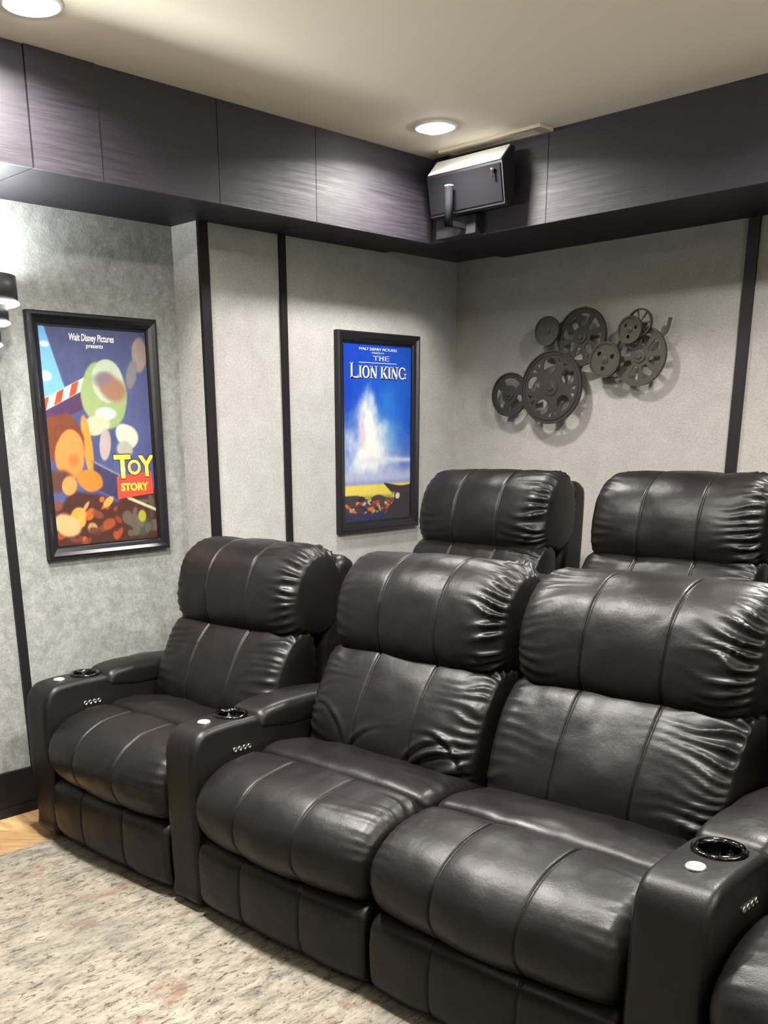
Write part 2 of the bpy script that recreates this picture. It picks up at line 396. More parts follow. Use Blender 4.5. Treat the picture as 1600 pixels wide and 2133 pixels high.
for a in ((-1.58, 1.58, .003, .05, .8, .88), (-1.58, 1.58, .003, .05, -.88, -.8), (-1.58, -1.5, .003, .05, -.8, .8), (1.5, 1.58, .003, .05, -.8, .8)): bx(fb, *a)
obj('screen_frame', fb, M['frame'], sr)
# soffit: core boxes with separate stained boards on face, shade-blackened boards on underside
def soffit_left():
    core = struct(box('trim_1', M['black'], -DR, S1-.012, RY, -.01, ZB+.012, H-.001)); core['label'] = 'dark wooden soffit along the left wall'
    cuts = [RY, -6.1, -5.0, -4.35, -3.5, -2.564, -2.306, -1.798, -1.296, -S2+.0]
    for a, b in zip(cuts[:-1], cuts[1:]):
        gdrop = .006 if abs(b+2.306) < .01 or abs(b+1.798) < .01 and False else 0
        box('board', M['plank'], S1-.012, S1+gdrop, a+.0015, b-.0015, ZB-.0, H-.001, core, bevel=.0012, seg=1)
    for a, b in zip(cuts[:-1], cuts[1:]):
        x0 = -DR if b < -YS else 0
        if a < -YS < b:
            box('board', M['under'], -DR, S1-.0125, a+.0015, -YS-.001, ZB, ZB+.012, core); box('board', M['under'], 0.001, S1-.0125, -YS+.001, b-.0015, ZB, ZB+.012, core)
        else: box('board', M['under'], x0+.001, S1-.0125, a+.0015, b-.0015, ZB, ZB+.012, core)
soffit_left()
def soffit_back():
    core = struct(box('trim_2', M['black'], S1-.011, RX, -S2+.012, -.001, ZB+.012, H-.001)); core['label'] = 'dark wooden soffit along the back wall'
    cuts = [S1+.0005, .894, 2.1, 3.3, 4.5, RX]
    for a, b in zip(cuts[:-1], cuts[1:]):
        box('board', M['plank'], a+.0015, b-.0015, -S2, -S2+.012, ZB, H-.001, core, bevel=.0012, seg=1)
        box('board', M['under'], a+.0015, b-.0015, -S2+.0125, -.001, ZB, ZB+.012, core)
soffit_back()
# battens
k = 3
for nm, args, lab in (
    ('a', (0, .016, -YS-.001, -YS+.045, RISER, ZB), 'black corner batten at the step of the left wall'),
    ('b', (0, .014, -1.2487, -1.214, RISER, ZB), 'thin black batten between corner batten and blue poster'),
    ('c', (-DR, -DR+.014, -2.562, -2.526, .17, ZB), 'thin black batten left of the nearer poster'),
    ('d', (-DR, -DR+.014, -4.2, -4.164, .17, ZB), 'thin black batten on the left wall towards the screen'),
    ('e', (1.513, 1.561, -.014, 0, RISER, ZB), 'black batten on the back wall right of the reel sculpture'),
    ('f', (3.3, 3.348, -.014, 0, RISER, ZB), 'black batten on the back wall behind the rear row')):
    o = struct(box('trim_%d' % k, M['black'], *args, bevel=.002)); o['label'] = lab; k += 1
bl = struct(obj('baseboard_left', bx(bx(bmesh.new(), -DR, -DR+.016, RY, -YS-.002, -.012, .170), -DR+.0155, -DR+.026, RY, -YS-.002, -.012, .022), M['black'], bevel=.003)); bl['label'] = 'tall black baseboard on the left wall'
ris = struct(box('trim_%d' % k, M['dark'], 0.0005, RX-.001, -1.72, -.0005, -.013, RISER, bevel=.01)); ris['label'] = 'dark carpeted riser under the rear row'

# herringbone floor (only the strip the rug leaves bare is laid board by board)
def herringbone():
    fl = bpy.data.objects['floor']
    L, Wd = .46, .092
    me = bpy.data.meshes.new('plank'); bm = bx(bmesh.new(), 0, L-.002, 0, Wd-.002, -.0138, 0); bmesh.ops.bevel(bm, geom=[e for e in bm.edges if all(v.co.z > -.001 for v in e.verts)], offset=.0012, segments=1, affect='EDGES'); bm.to_mesh(me); bm.free(); me.materials.append(M['oak'])
    cnt = 0
    e1 = Vector((math.cos(PI/4), math.sin(PI/4))); e2 = Vector((-math.sin(PI/4), math.cos(PI/4)))
    for i in range(-80, 80):
        for j in range(-14, 14):
            for kk in (0, 1):
                # classic herringbone lattice, L = 5 W
                a = i*Wd+j*L; b = i*Wd-j*L
                if kk == 0: o2 = (a, b); ang = 0
                else: o2 = (a, b+Wd); ang = PI/2; 
                u, v = o2
                if kk == 1: u = u+Wd*0
                p = Vector((0.05, -3.0))+e1*u+e2*v
                if not (-.75 < p.x < .95 and -5.6 < p.y < -1.9): continue
                rot = PI/4+ang
                d = Vector((math.cos(rot), math.sin(rot))); n = Vector((-d.y, d.x))
                cs = [p, p+d*L, p+n*Wd, p+d*L+n*Wd]
                if kk == 1: pass
                if min(c.x for c in cs) < -DR+.028 or max(c.x for c in cs) > .62+.4: continue
                if not any(c.x < .27 for c in cs): continue
                o = bpy.data.objects.new('plank', me); C.objects.link(o); o.location = (p.x, p.y, 0); o.rotation_euler.z = rot; o.parent = fl
                cnt += 1
                if cnt > 280: return
herringbone()

# ------------------------------------------------------------------ rug
def rug():
    x0, x1, y0, y1 = .245, 4.6, -6.0, -2.66
    bm = bmesh.new(); bx(bm, x0, x1, y0, y1, .001, .010)
    tag(obj('area_rug', bm, M['rug'], bevel=.004), 'cream and grey distressed rug in front of the front row', 'rug')
rug()

# ------------------------------------------------------------------ seating
YF = -2.715
G1, G2 = 'recliners of the front row', 'recliners of the rear row'
recliner('black leather recliner at the left end of the front row, nearest the left wall', .292, YF, 0, .706, 11, .15, group=G1)
recliner('black leather recliner second from the left wall in the front row, with creased lower back', 1.153, YF, 0, .708, 23, .15, group=G1, wr=(.8, 1.25),
         folds=((.80, .16, .35, .10, .016), (.86, .20, -.5, .07, .012), (.72, .17, .6, .09, .008), (.90, .12, .2, .06, .012), (.2, .2, -.7, .1, .006), (.35, .15, .8, .09, .005)))
recliner('large black leather front-row recliner just left of the armrest at bottom right', 1.870, YF, 0, .715, 37, 0, .165, group=G1)
recliner('black leather recliner in the bottom right corner, only its seat front in view', 2.765, YF, 0, .706, 41, 0, .15, group=G1)
YR = -1.545
recliner('black leather recliner at the left end of the rear row, beside the blue poster', .530, YR, RISER, .700, 53, .15, group=G2)
recliner('black leather recliner in the rear row under the right side of the reel sculpture', 1.390, YR, RISER, .706, 67, .15, group=G2)
recliner('black leather rear-row recliner cut off by the right edge, barely in view', 2.105, YR, RISER, .706, 71, 0, .15, group=G2)

# ------------------------------------------------------------------ ceiling lights
for i, (x, y, pw) in enumerate(CAN_SPOTS):
    lab = {0: 'lit round ceiling light near the speaker in the corner', 1: 'lit round ceiling light at the top left edge of the photo'}.get(i, None)
    where = ['', '', 'above the rear row', 'above the left end of the rug', 'above the middle of the rug', 'above the right of the rear row', 'above the right of the rug', 'near the left wall towards the screen', 'in the middle towards the screen']
    t = thing('ceiling_light', lab or 'lit round ceiling light '+where[i], 'ceiling light', (x, y, H), 'ceiling can lights')
    obj('trim_ring', lathe(bmesh.new(), [(.072, -.0005), (.088, -.0005), (.090, -.003), (.086, -.007), (.075, -.009), (.072, -.006)], 48, closed=True), M['white'], t, True)
    obj('lens', lathe(bmesh.new(), [(0, -.024), (.025, -.0225), (.045, -.0185), (.060, -.0125), (.0718, -.0045), (.0718, -.001), (0, -.001)], 48), M['lens'], t, True)
    ld = bpy.data.lights.new('can_lamp', 'AREA'); ld.shape = 'DISK'; ld.size = .14; ld.energy = CAN_POWER*pw; ld.color = (1, .955, .90); ld.spread = math.radians(160)
    lo = bpy.data.objects.new('lamp', ld); C.objects.link(lo); lo.parent = t; lo.location = (0, 0, -.027)

# ------------------------------------------------------------------ sconce
def sconce(lab, x, y, rz, pw=1):
    t = thing('wall_sconce', lab, 'wall lamp', (x, y, 1.762)); t.rotation_euler.z = rz
    cx = .135
    box('wall_plate', M['black'], 0, .016, -.05, .05, .02, .20, t, bevel=.003)
    box('arm', M['black'], .012, cx, -.012, .012, .15, .175, t, bevel=.002)
    z = .235
    for r, h in ((.125, .083), (.088, .052), (.055, .060)):
        mt = Matrix.Translation((cx, 0, 0))
        obj('tier', lathe(bmesh.new(), [(0, z-h+.004), (r-.012, z-h+.004), (r-.012, z-h), (r, z-h), (r+.001, z-h*.5), (r, z), (r-.004, z+.001), (r-.004, z-.004), (0, z-.004)], 56, mt), M['black'], t, True)
        obj('light_ring', lathe(bmesh.new(), [(0, z-h-.011), (r-.004, z-h-.011), (r+.005, z-h-.006), (r+.003, z-h-.0005), (0, z-h-.0005)], 56, mt), M['glow'], t)
        z = z-h-.0115
    obj('light_disc', lathe(bmesh.new(), [(0, .2365), (.118, .2365), (.118, .2325), (0, .2325)], 48, Matrix.Translation((cx, 0, 0))), M['glow'], t)
    ld = bpy.data.lights.new('up', 'AREA'); ld.shape = 'DISK'; ld.size = .2; ld.energy = SCONCE*pw; ld.color = (.96, 1, .97)
    lo = bpy.data.objects.new('up_lamp', ld); C.objects.link(lo); lo.parent = t; lo.location = (cx, 0, .245); lo.rotation_euler = (PI, 0, 0)
sconce('black three-tier wall sconce with lit rings, cut off by the left edge', -DR, -2.628, 0, .8)
sconce('added unseen three-tier uplight on the left wall towards the screen, brightening the ceiling', -DR, -5.3, 0, 1.5)  # added out of view to throw more light on the ceiling
sconce('added unseen three-tier uplight on the right wall beside the seating, brightening the ceiling', RX, -2.6, PI, 13)  # invented strong uplight, out of view, lifts the right of the ceiling
sconce('added unseen three-tier uplight on the right wall towards the screen, brightening the ceiling', RX, -5.3, PI, 3)  # another invented uplight for the ceiling, never in view

# ------------------------------------------------------------------ posters
def frame_mesh(W_, H_, prof):
    """mitred moulding; local y = across, z = up, x = out of the wall"""
    bm = bmesh.new(); rings = []
    for (cy, cz) in ((0, 0), (1, 0), (1, 1), (0, 1)):
        ring = []
        for w, d in prof:
            ring.append(bm.verts.new((d, (w if cy == 0 else W_-w), (w if cz == 0 else H_-w))))
        rings.append(ring)
    n = len(prof)
    for a in range(4):
        A, B = rings[a], rings[(a+1) % 4]
        for i in range(n): bm.faces.new((A[i], A[(i+1) % n], B[(i+1) % n], B[i]))
    return bm
def text_mesh(s, w, h, m, name, parent, y, z, x, shear=0, bold=0, up_squash=None):
    cu = bpy.data.curves.new(name, 'FONT'); cu.body = s; cu.align_x = 'LEFT'; cu.size = 1; cu.offset = bold; cu.shear = shear; cu.resolution_u = 3
    o = bpy.data.objects.new('t', cu); C.objects.link(o)
    dg = bpy.context.evaluated_depsgraph_get(); me = bpy.data.meshes.new_from_object(o.evaluated_get(dg)); bpy.data.objects.remove(o)
    co = np.array([v.co[:] for v in me.vertices]); mn, mx = co.min(0), co.max(0)
    for v in me.vertices:
        a = (v.co.x-mn[0])/(mx[0]-mn[0])*w; b = (v.co.y-mn[1])/(mx[1]-mn[1])*h
        v.co = (x, y+a, z+b)
    me.materials.clear(); me.name = name
    return link_mesh(name, me, m, parent)
def poly_mesh(name, polys, m, parent, x):
    bm = bmesh.new()
    for p in polys: bm.faces.new([bm.verts.new((x, a, b)) for a, b in p])
    me = bpy.data.meshes.new(name); bm.to_mesh(me); bm.free(); return link_mesh(name, me, m, parent)
def sRGB(c): return tuple(((v/255)/12.92 if v/255 < .04045 else ((v/255+.055)/1.055)**2.4) for v in c)
def paint_sheet(name, W_, H_, x, y0, z0, fn, nu, nv, parent, m):
    u = np.linspace(0, 1, nu); v = np.linspace(0, 1, nv); U, Vv = np.meshgrid(u, v, indexing='ij')
    rgb = fn(U, 1-Vv)
    V = np.stack([np.full_like(U, x), y0+U*W_, z0+Vv*H_], -1).reshape(-1, 3)
    idx = np.arange(nu*nv).reshape(nu, nv); F = np.stack([idx[:-1, :-1], idx[1:, :-1], idx[1:, 1:], idx[:-1, 1:]], -1).reshape(-1, 4)
    me = bpy.data.meshes.new(name); me.from_pydata(V.tolist(), [], F.tolist())
    at = me.color_attributes.new('ink', 'FLOAT_COLOR', 'POINT')
    lin = np.where(rgb/255 < .04045, rgb/255/12.92, ((np.clip(rgb, 0, 255)/255+.055)/1.055)**2.4)
    at.data.foreach_set('color', np.concatenate([lin.reshape(-1, 3), np.ones((nu*nv, 1))], 1).ravel().astype(np.float32))
    return link_mesh(name, me, m, parent)
def fbm(u, v, s, seed, o=5):
    r = 0; a = .5
    for k in range(o): r = r+a*vnoise(u*s, v*s, seed+k*3.1); s *= 2; a *= .5
    return r
def lay(rgb, mask, col):
    mask = np.clip(mask, 0, 1)[..., None]; return rgb*(1-mask)+np.array(col, float)*mask
def sm(x, a, b):
    t = np.clip((x-a)/(b-a), 0, 1); return t*t*(3-2*t)
def blob(u, v, cu, cv, ru, rv, soft=.15, ang=0, wob=0, seed=1):
    du, dv = u-cu, (v-cv)*1.75; c, s = math.cos(ang), math.sin(ang)
    a, b = du*c+dv*s, -du*s+dv*c
    r = np.sqrt((a/ru)**2+(b/(rv*1.75))**2)+wob*vnoise(u*9, v*14, seed)
    return 1-sm(r, 1-soft, 1+soft)
def fn1(u, v):
    """abstract night-blue and earth-colour shapes"""
    rgb = np.zeros(u.shape+(3,))+np.array([74, 80, 118.])
    rgb = lay(rgb, sm(v, 0, .9)*.35, (88, 98, 160)); rgb += 9*fbm(u, v, 9, 3)[..., None]
    edge = .30-.62*(v-.0)-(.0); wed = sm((.06+.52*v)-u, 0, .012)*sm(.345-.16*u-v, -.004, .004)
    rgb = lay(rgb, wed, (112, 170, 222)); rgb = lay(rgb, wed*blob(u, v, .03, .22, .05, .02, .5), (225, 235, 245)); rgb = lay(rgb, wed*blob(u, v, .05, .08, .04, .012, .5), (205, 220, 240))
    # striped bar and violet beam under it
    bar = v-(.375-.26*u); on = sm(.42-u, 0, .01)
    rgb = lay(rgb, sm(bar, .0, .006)*(1-sm(bar, .075, .081))*on, (78, 52, 86))
    st = (np.floor((u*1.0+v*.6)*17) % 2)
    rgb = lay(rgb, sm(bar, -.058, -.053)*(1-sm(bar, -.004, .001))*on, (232, 220, 205)); rgb = lay(rgb, sm(bar, -.056, -.051)*(1-sm(bar, -.006, -.001))*on*st, (190, 72, 40))
    # plain pale green and white rounded shapes
    rgb = lay(rgb, blob(u, v, .93, .11, .075, .085, .12, .1, .1), (150, 136, 128)); rgb = lay(rgb, blob(u, v, .84, .20, .05, .07, .2, .3), (120, 116, 122))
    rgb = lay(rgb, blob(u, v, .56, .30, .215, .155, .05, 0, .05, 5), (146, 166, 112)); rgb = lay(rgb, blob(u, v, .60, .235, .15, .10, .05), (176, 190, 168))
    rgb = lay(rgb, blob(u, v, .63, .262, .12, .050, .3, .5, .3, 8), (150, 112, 92)); rgb = lay(rgb, .8*blob(u, v, .57, .225, .10, .035, .4, -.4, .3, 12), (120, 110, 124))
    rgb = lay(rgb, blob(u, v, .56, .385, .10, .03, .2), (186, 200, 196))
    rgb = lay(rgb, blob(u, v, .46, .44, .13, .045, .15, -.2, .1), (206, 188, 160)); rgb = lay(rgb, blob(u, v, .53, .53, .055, .075, .12, .15), (176, 160, 158))
    rgb = lay(rgb, blob(u, v, .75, .49, .115, .055, .12, .4, .1), (196, 196, 182)); rgb = lay(rgb, blob(u, v, .72, .555, .08, .04, .2, .2), (168, 164, 150))
    rgb = lay(rgb, blob(u, v, .36, .53, .045, .14, .12, -.08, .06), (222, 142, 62))
    # diagonal dark rails
    rr = v-(.60+.28*(u-.4)); rgb = lay(rgb, sm(rr, 0, .01)*(1-sm(rr, .13, .14))*sm(u, .38, .42), (62, 60, 92)); rgb = lay(rgb, sm(rr, 0, .004)*(1-sm(rr, .012, .016))*sm(u, .38, .42), (128, 120, 130))
    # warm brown mass
    rgb = lay(rgb, blob(u, v, .14, .50, .19, .12, .08, 0, .12, 7), (116, 62, 40)); rgb = lay(rgb, blob(u, v, .19, .575, .135, .115, .06, .12, .05, 9), (214, 136, 74)); rgb = lay(rgb, blob(u, v, .22, .60, .05, .03, .3), (196, 116, 62))
    low = sm(v-(.765+.10*vnoise(u*5, v*0, 4)-.05*u), -.01, .02)
    rgb = lay(rgb, low, (74, 44, 38))
    rgb = lay(rgb, blob(u, v, .10, .70, .14, .05, .3, .1, .3, 3), (92, 60, 52)); rgb = lay(rgb, blob(u, v, .36, .70, .12, .045, .15, .3, .25, 4), (218, 124, 52)); rgb = lay(rgb, blob(u, v, .17, .72, .07, .05, .15, .5, .2, 5), (208, 146, 84))
    rng = random.Random(8)
    cols = [(206, 104, 44), (168, 80, 42), (196, 160, 92), (120, 62, 44), (222, 170, 80), (132, 70, 50), (88, 50, 46), (160, 56, 36)]
    for i in range(46):
        cu, cv = rng.uniform(.02, .98), rng.uniform(.78, .99)
        rgb = lay(rgb, .85*blob(u, v, cu, cv, rng.uniform(.02, .075), rng.uniform(.008, .034), .2, rng.uniform(-1, 1), .25, i), rng.choice(cols) if cu < .68 else rng.choice([(92, 94, 78), (70, 70, 66), (104, 90, 80)]))
    rgb = lay(rgb, blob(u, v, .10, .90, .13, .055, .15, .4, .15, 2), (190, 168, 118)); rgb = lay(rgb, blob(u, v, .85, .885, .04, .03, .2), (158, 160, 50))
    rr = v-(.775+.24*(u-.68)); rgb = lay(rgb, sm(rr, -.004, 0)*(1-sm(rr, .012, .016))*sm(u, .7, .72), (196, 190, 150))
    return rgb+7*fbm(u, v, 40, 6, 3)[..., None]
def fn2(u, v):
    """plain blue sky with white cloud plume, gold plain and a dark ledge"""
    rgb = np.zeros(u.shape+(3,))+np.array([24, 62, 178.]); rgb = lay(rgb, blob(u, v, .75, .3, .5, .3, .9), (28, 92, 205)); rgb = lay(rgb, sm(v, .45, .8)*.8, (70, 90, 175))
    n = fbm(u*1.2, v*2.2, 4, 11); n2 = fbm(u*1.6, v*1.4, 7, 21)
    cx = .40+.20*v+.14*n-.12*sm(v, .15, .25); wd = .07+.42*sm(v, .20, .72)
    pl = np.exp(-((u-cx)/wd)**2)*sm(v, .17, .34)*(1-sm(v, .70, .78)); rgb = lay(rgb, pl*(1.0+.6*n2), (206, 220, 232)); rgb = lay(rgb, np.exp(-((u-cx+.02)/(wd*.45))**2)*sm(v, .2, .5)*(1-sm(v, .66, .74))*(1.1+.8*n2), (244, 244, 240))
    rgb = lay(rgb, np.exp(-((u-.68-.1*n)/.14)**2)*sm(v, .18, .3)*(1-sm(v, .5, .65))*.45, (70, 150, 222))
    rgb = lay(rgb, np.exp(-((u-.30+.2*(.5-v)+.1*n)/.03)**2)*sm(v, .30, .4)*(1-sm(v, .52, .62))*.9, (226, 200, 200))
    hz = np.exp(-((v-.655-.02*n)/.02)**2); rgb = lay(rgb, hz*.8*sm(u, .08, .25), (214, 224, 238)); hz = np.exp(-((v-.75)/.05)**2); rgb = lay(rgb, hz*.85, (192, 196, 222))
    gold = sm(v, .775, .80); rgb = lay(rgb, gold, (228, 208, 92)); rgb = lay(rgb, gold*sm(v, .84, .87), (150, 158, 50))
    e = v-(.862+.02*vnoise(u*6, v*0, 3)); rgb = lay(rgb, sm(e, 0, .01), (66, 56, 66))
    rng = random.Random(5)
    for i in range(60):
        cu, cv = rng.uniform(.03, .78), rng.uniform(.865, .965)
        rgb = lay(rgb, .9*blob(u, v, cu, cv, rng.uniform(.01, .05), rng.uniform(.004, .012), .3, rng.uniform(-.6, .6), .3, i), rng.choice([(214, 120, 50), (206, 176, 92), (170, 70, 40), (40, 30, 40), (48, 40, 52), (190, 184, 200)]))
    rgb = lay(rgb, sm(v, .945, .97), (44, 46, 84))
    led = sm(v-(.79+.012*np.sin(u*9)), 0, .006)*sm(u-.58-.9*np.clip(v-.79, 0, .055)*2.4, 0, .02)
    led = np.maximum(led*(1-sm(v, .83, .86)), sm(v, .82, .84)*sm(u-.74+1.6*np.clip(v-.88, 0, 1), 0, .03))
    rgb = lay(rgb, led, (52, 46, 54)); rgb = lay(rgb, blob(u, v, .80, .865, .035, .018, .2, -.8), (222, 206, 180))
    return rgb+8*fbm(u, v, 36, 6, 3)[..., None]
def stroke(x0, y0, x1, y1, w):
    dx, dy = x1-x0, y1-y0; L = math.hypot(dx, dy); nx, ny = -dy/L*w/2, dx/L*w/2
    return [(x0+nx, y0+ny), (x0-nx, y0-ny), (x1-nx, y1-ny), (x1+nx, y1+ny)]
def ring(cx, cy, rx, ry, w, a0=0, a1=2*PI, n=22):
    out = []
    for i in range(n):
        a, b = a0+(a1-a0)*i/n, a0+(a1-a0)*(i+1)/n
        out.append([(cx+rx*math.cos(a), cy+ry*math.sin(a)), (cx+(rx-w*(.55+.45*abs(math.cos(a))))*math.cos(a), cy+(ry-w*.5)*math.sin(a)), (cx+(rx-w*(.55+.45*abs(math.cos(b))))*math.cos(b), cy+(ry-w*.5)*math.sin(b)), (cx+rx*math.cos(b), cy+ry*math.sin(b))])
    return out
def serif(ch, h, w, t):
    """capital with slab serifs in a w x h box, stroke t"""
    S = []; sf = t*.95; sh = h*.055
    def foot(x, y): S.append([(x-t/2-sf*.5, y), (x+t/2+sf*.5, y), (x+t/2+sf*.5, y+sh), (x-t/2-sf*.5, y+sh)])
    def stem(x): S.append(stroke(x, 0, x, h, t)); foot(x, 0); foot(x, h-sh)
    th = t*.5
    if ch == 'I': stem(w/2)
    if ch == 'L': stem(t); S.append([(t, 0), (w, 0), (w, h*.26), (w-t*.45, h*.09), (t, h*.075)])
    if ch == 'N': S.append(stroke(t*.7, 0, t*.7, h, th)); S.append(stroke(w-t*.7, 0, w-t*.7, h, th)); S.append(stroke(t*.6, h*.97, w-t*.7, h*.02, t)); foot(t*.7, 0); foot(w-t*.7, h-sh); foot(t*.55, h-sh)
    if ch == 'K': stem(t); S.append(stroke(t*1.2, h*.42, w-t*.6, h*.98, th)); S.append(stroke(w*.38, h*.58, w-t*.5, h*.03, t)); foot(w-t*.4, 0); foot(w-t*.6, h-sh)
    if ch == 'T': stem(w/2); S.append([(0, h-h*.08), (w, h-h*.08), (w, h), (0, h)]); foot(0+t*.3, h-sh*3); foot(w-t*.3, h-sh*3)
    if ch == 'H': stem(t*.9); stem(w-t*.9); S.append(stroke(t, h*.52, w-t, h*.52, th))
    if ch == 'E': stem(t*.9); [S.append([(t*.9, y), (w, y), (w, y+h*.08), (t*.9, y+h*.08)]) for y in (0, h*.47, h*.92)]
    if ch == 'O': S += ring(w/2, h/2, w/2, h/2+h*.01, t)
    if ch == 'G': S += ring(w/2, h/2, w/2, h/2+h*.01, t, .55, 2*PI-.35); S.append(stroke(w-t*.6, h*.05, w-t*.6, h*.45, t*.9)); foot(w-t*.6, h*.42)
    return S
def serif_word(word, x, y, widths, hs, t, gap):
    out = []
    for ch, w, h in zip(word, widths, hs):
        if ch != ' ': out += [[(x+a, y+b) for a, b in p] for p in serif(ch, h, w, t)]
        x += w+gap
    return out, x
PROF_F = [(0, 0), (0, .026), (.006, .032), (.014, .033), (.026, .024), (.040, .019), (.044, .013), (.050, .013), (.050, 0)]
def poster(label, x, y0, y1, z0, z1, fn, sheetname):
    t = thing('movie_poster', label, 'poster', (x, y0, z0)); W_, H_ = y1-y0, z1-z0; fw = .050
    obj('frame', frame_mesh(W_, H_, PROF_F), M['frame'], t)
    box('backing', M['black'], .001, .007, fw-.01, W_-fw+.01, fw-.01, H_-fw+.01, t)
    paint_sheet('print', W_-2*fw+.002, H_-2*fw+.002, .0085, fw-.001, fw-.001, fn, 190, 330, t, m_print(sheetname))
    return t, W_, H_, fw
t, W_, H_, fw = poster('black-framed poster in blue and earth colours with yellow and red title', -DR+.0005, -2.3964, -1.8108, .9944, 1.9187, fn1, 'print_blue_and_earth')
iw, ih = W_-2*fw, H_-2*fw
def at(u, v): return fw+u*iw, fw+(1-v)*ih
y, z = at(.27, .068); text_mesh('Walt Disney Pictures', .42*iw, .042*ih, M['ink_white'], 'lettering', t, y, z, .0092, .15, .02)
y, z = at(.42, .093); text_mesh('presents', .16*iw, .022*ih, M['ink_white'], 'lettering', t, y, z, .0092, .15, .01)
y, z = at(.62, .78); 
o = poly_mesh('title_panel', [[at(.62, .685), at(.615, .795), at(.985, .775), at(.975, .665)]], M['ink_red'], t, .0091)
for nm, m_, dx, b in (('title_shadow', 'ink_navy', .0093, .055), ('title_lettering', 'ink_yellow', .0096, .03)):
    pos = (('T', .60, .695, .17, .115), ('o', .735, .680, .135, .075), ('Y', .845, .690, .17, .105))
    for ch, u0, v1, wu, hv in pos:
        e = .008 if m_ == 'ink_navy' else 0
        y, z = at(u0-e, v1+e*.6); text_mesh(ch if ch != 'o' else 'O', (wu+2*e)*iw, (hv+1.2*e)*ih, M[m_], nm, t, y, z, dx, 0, b)
y, z = at(.655, .758); text_mesh('STORY', .28*iw, .040*ih, M['ink_yellow'], 'title_lettering', t, y, z, .0096, 0, .04)

t, W_, H_, fw = poster('narrow black-framed deep blue poster with white title, beside the room corner', .0005, -.9127, -.3215, .9935, 1.9223, fn2, 'print_deep_blue')
iw, ih = W_-2*fw, H_-2*fw
y, z = at(.22, .035); text_mesh('WALT DISNEY PICTURES', .56*iw, .014*ih, M['ink_white'], 'lettering', t, y, z, .0092, 0, .01)
y, z = at(.41, .052); text_mesh('PRESENTS', .18*iw, .008*ih, M['ink_white'], 'lettering', t, y, z, .0092)
y, z = at(.43, .089); pl, _ = serif_word('THE', y, z, [.035*1.0]*3, [.026*ih]*3, .0065, .006); poly_mesh('lettering', pl, M['ink_cream'], t, .0093)
poly_mesh('title_rule', [[at(.22, .101), at(.22, .104), at(.78, .104), at(.78, .101)]], M['ink_cream'], t, .0093)
hh = .068*ih; big = .082*ih
ws = [.062, .022, .056, .056, .016, .056, .022, .056, .062]; hs = [big, hh, hh, hh, 0, hh, hh, hh, hh]
tot = sum(ws)+.004*8; sc_ = .83*iw/tot
y, z = at(.095, .187)
for (dx, m_, oy, tt) in ((.0092, 'ink_navy', .003, 1.25), (.0096, 'ink_cream', 0, 1)):
    pl, _ = serif_word('LION KING', y+oy, z-oy, [w*sc_ for w in ws], hs, .0125*sc_*tt, .004*sc_)
    poly_mesh('title_shadow' if m_ == 'ink_navy' else 'title_lettering', pl, M[m_], t, dx)

# ------------------------------------------------------------------ film reel wall sculpture
def plate(name, R_, holes, parent, x, y, z, th=.006, m='bronze'):
    cu = bpy.data.curves.new('p', 'CURVE'); cu.dimensions = '2D'; cu.fill_mode = 'BOTH'; cu.extrude = th/2; cu.bevel_depth = .0008; cu.bevel_resolution = 0
    def spl(pts):
        s = cu.splines.new('POLY'); s.points.add(len(pts)-1); s.use_cyclic_u = True
        for p, (a, b) in zip(s.points, pts): p.co = (a, b, 0, 1)
    spl([(R_*math.cos(i*2*PI/64), R_*math.sin(i*2*PI/64)) for i in range(64)])
    for hpts in holes: spl(hpts)
    o = bpy.data.objects.new('p', cu); C.objects.link(o); dg = bpy.context.evaluated_depsgraph_get()
    me = bpy.data.meshes.new_from_object(o.evaluated_get(dg)); bpy.data.objects.remove(o); me.name = name
    me.transform(Matrix.Rotation(PI/2, 4, 'X')); me.materials.clear()
    return link_mesh(name, me, M[m], parent, False, (x, y, z))
def circ(cx, cy, r, n=24): return [(cx+r*math.cos(-i*2*PI/n), cy+r*math.sin(-i*2*PI/n)) for i in range(n)]
def wedge(r0, r1, a0, a1, n=6):
    p = [(r1*math.cos(a0+(a1-a0)*i/n), r1*math.sin(a0+(a1-a0)*i/n)) for i in range(n+1)]
    return p+[(r0*math.cos(a1-(a1-a0)*i/n), r0*math.sin(a1-(a1-a0)*i/n)) for i in range(n+1)]
def rim(parent, R_, x, y, z, w=.006, d=.018, m='bronze'):
    bm = lathe(bmesh.new(), [(R_-w, -d/2), (R_, -d/2), (R_+.001, 0), (R_, d/2), (R_-w, d/2)], 64, Matrix.Rotation(PI/2, 4, 'X'), closed=True)
    return obj('rim', bm, M[m], parent, False, (x, y, z))
def hub(parent, r, x, y, z, m='bronze'):
    return obj('hub', lathe(bmesh.new(), [(0, .012), (r*.4, .012), (r*.5, .008), (r, .007), (r, -.01), (0, -.01)], 28, Matrix.Rotation(PI/2, 4, 'X')), M[m], parent, False, (x, y, z))
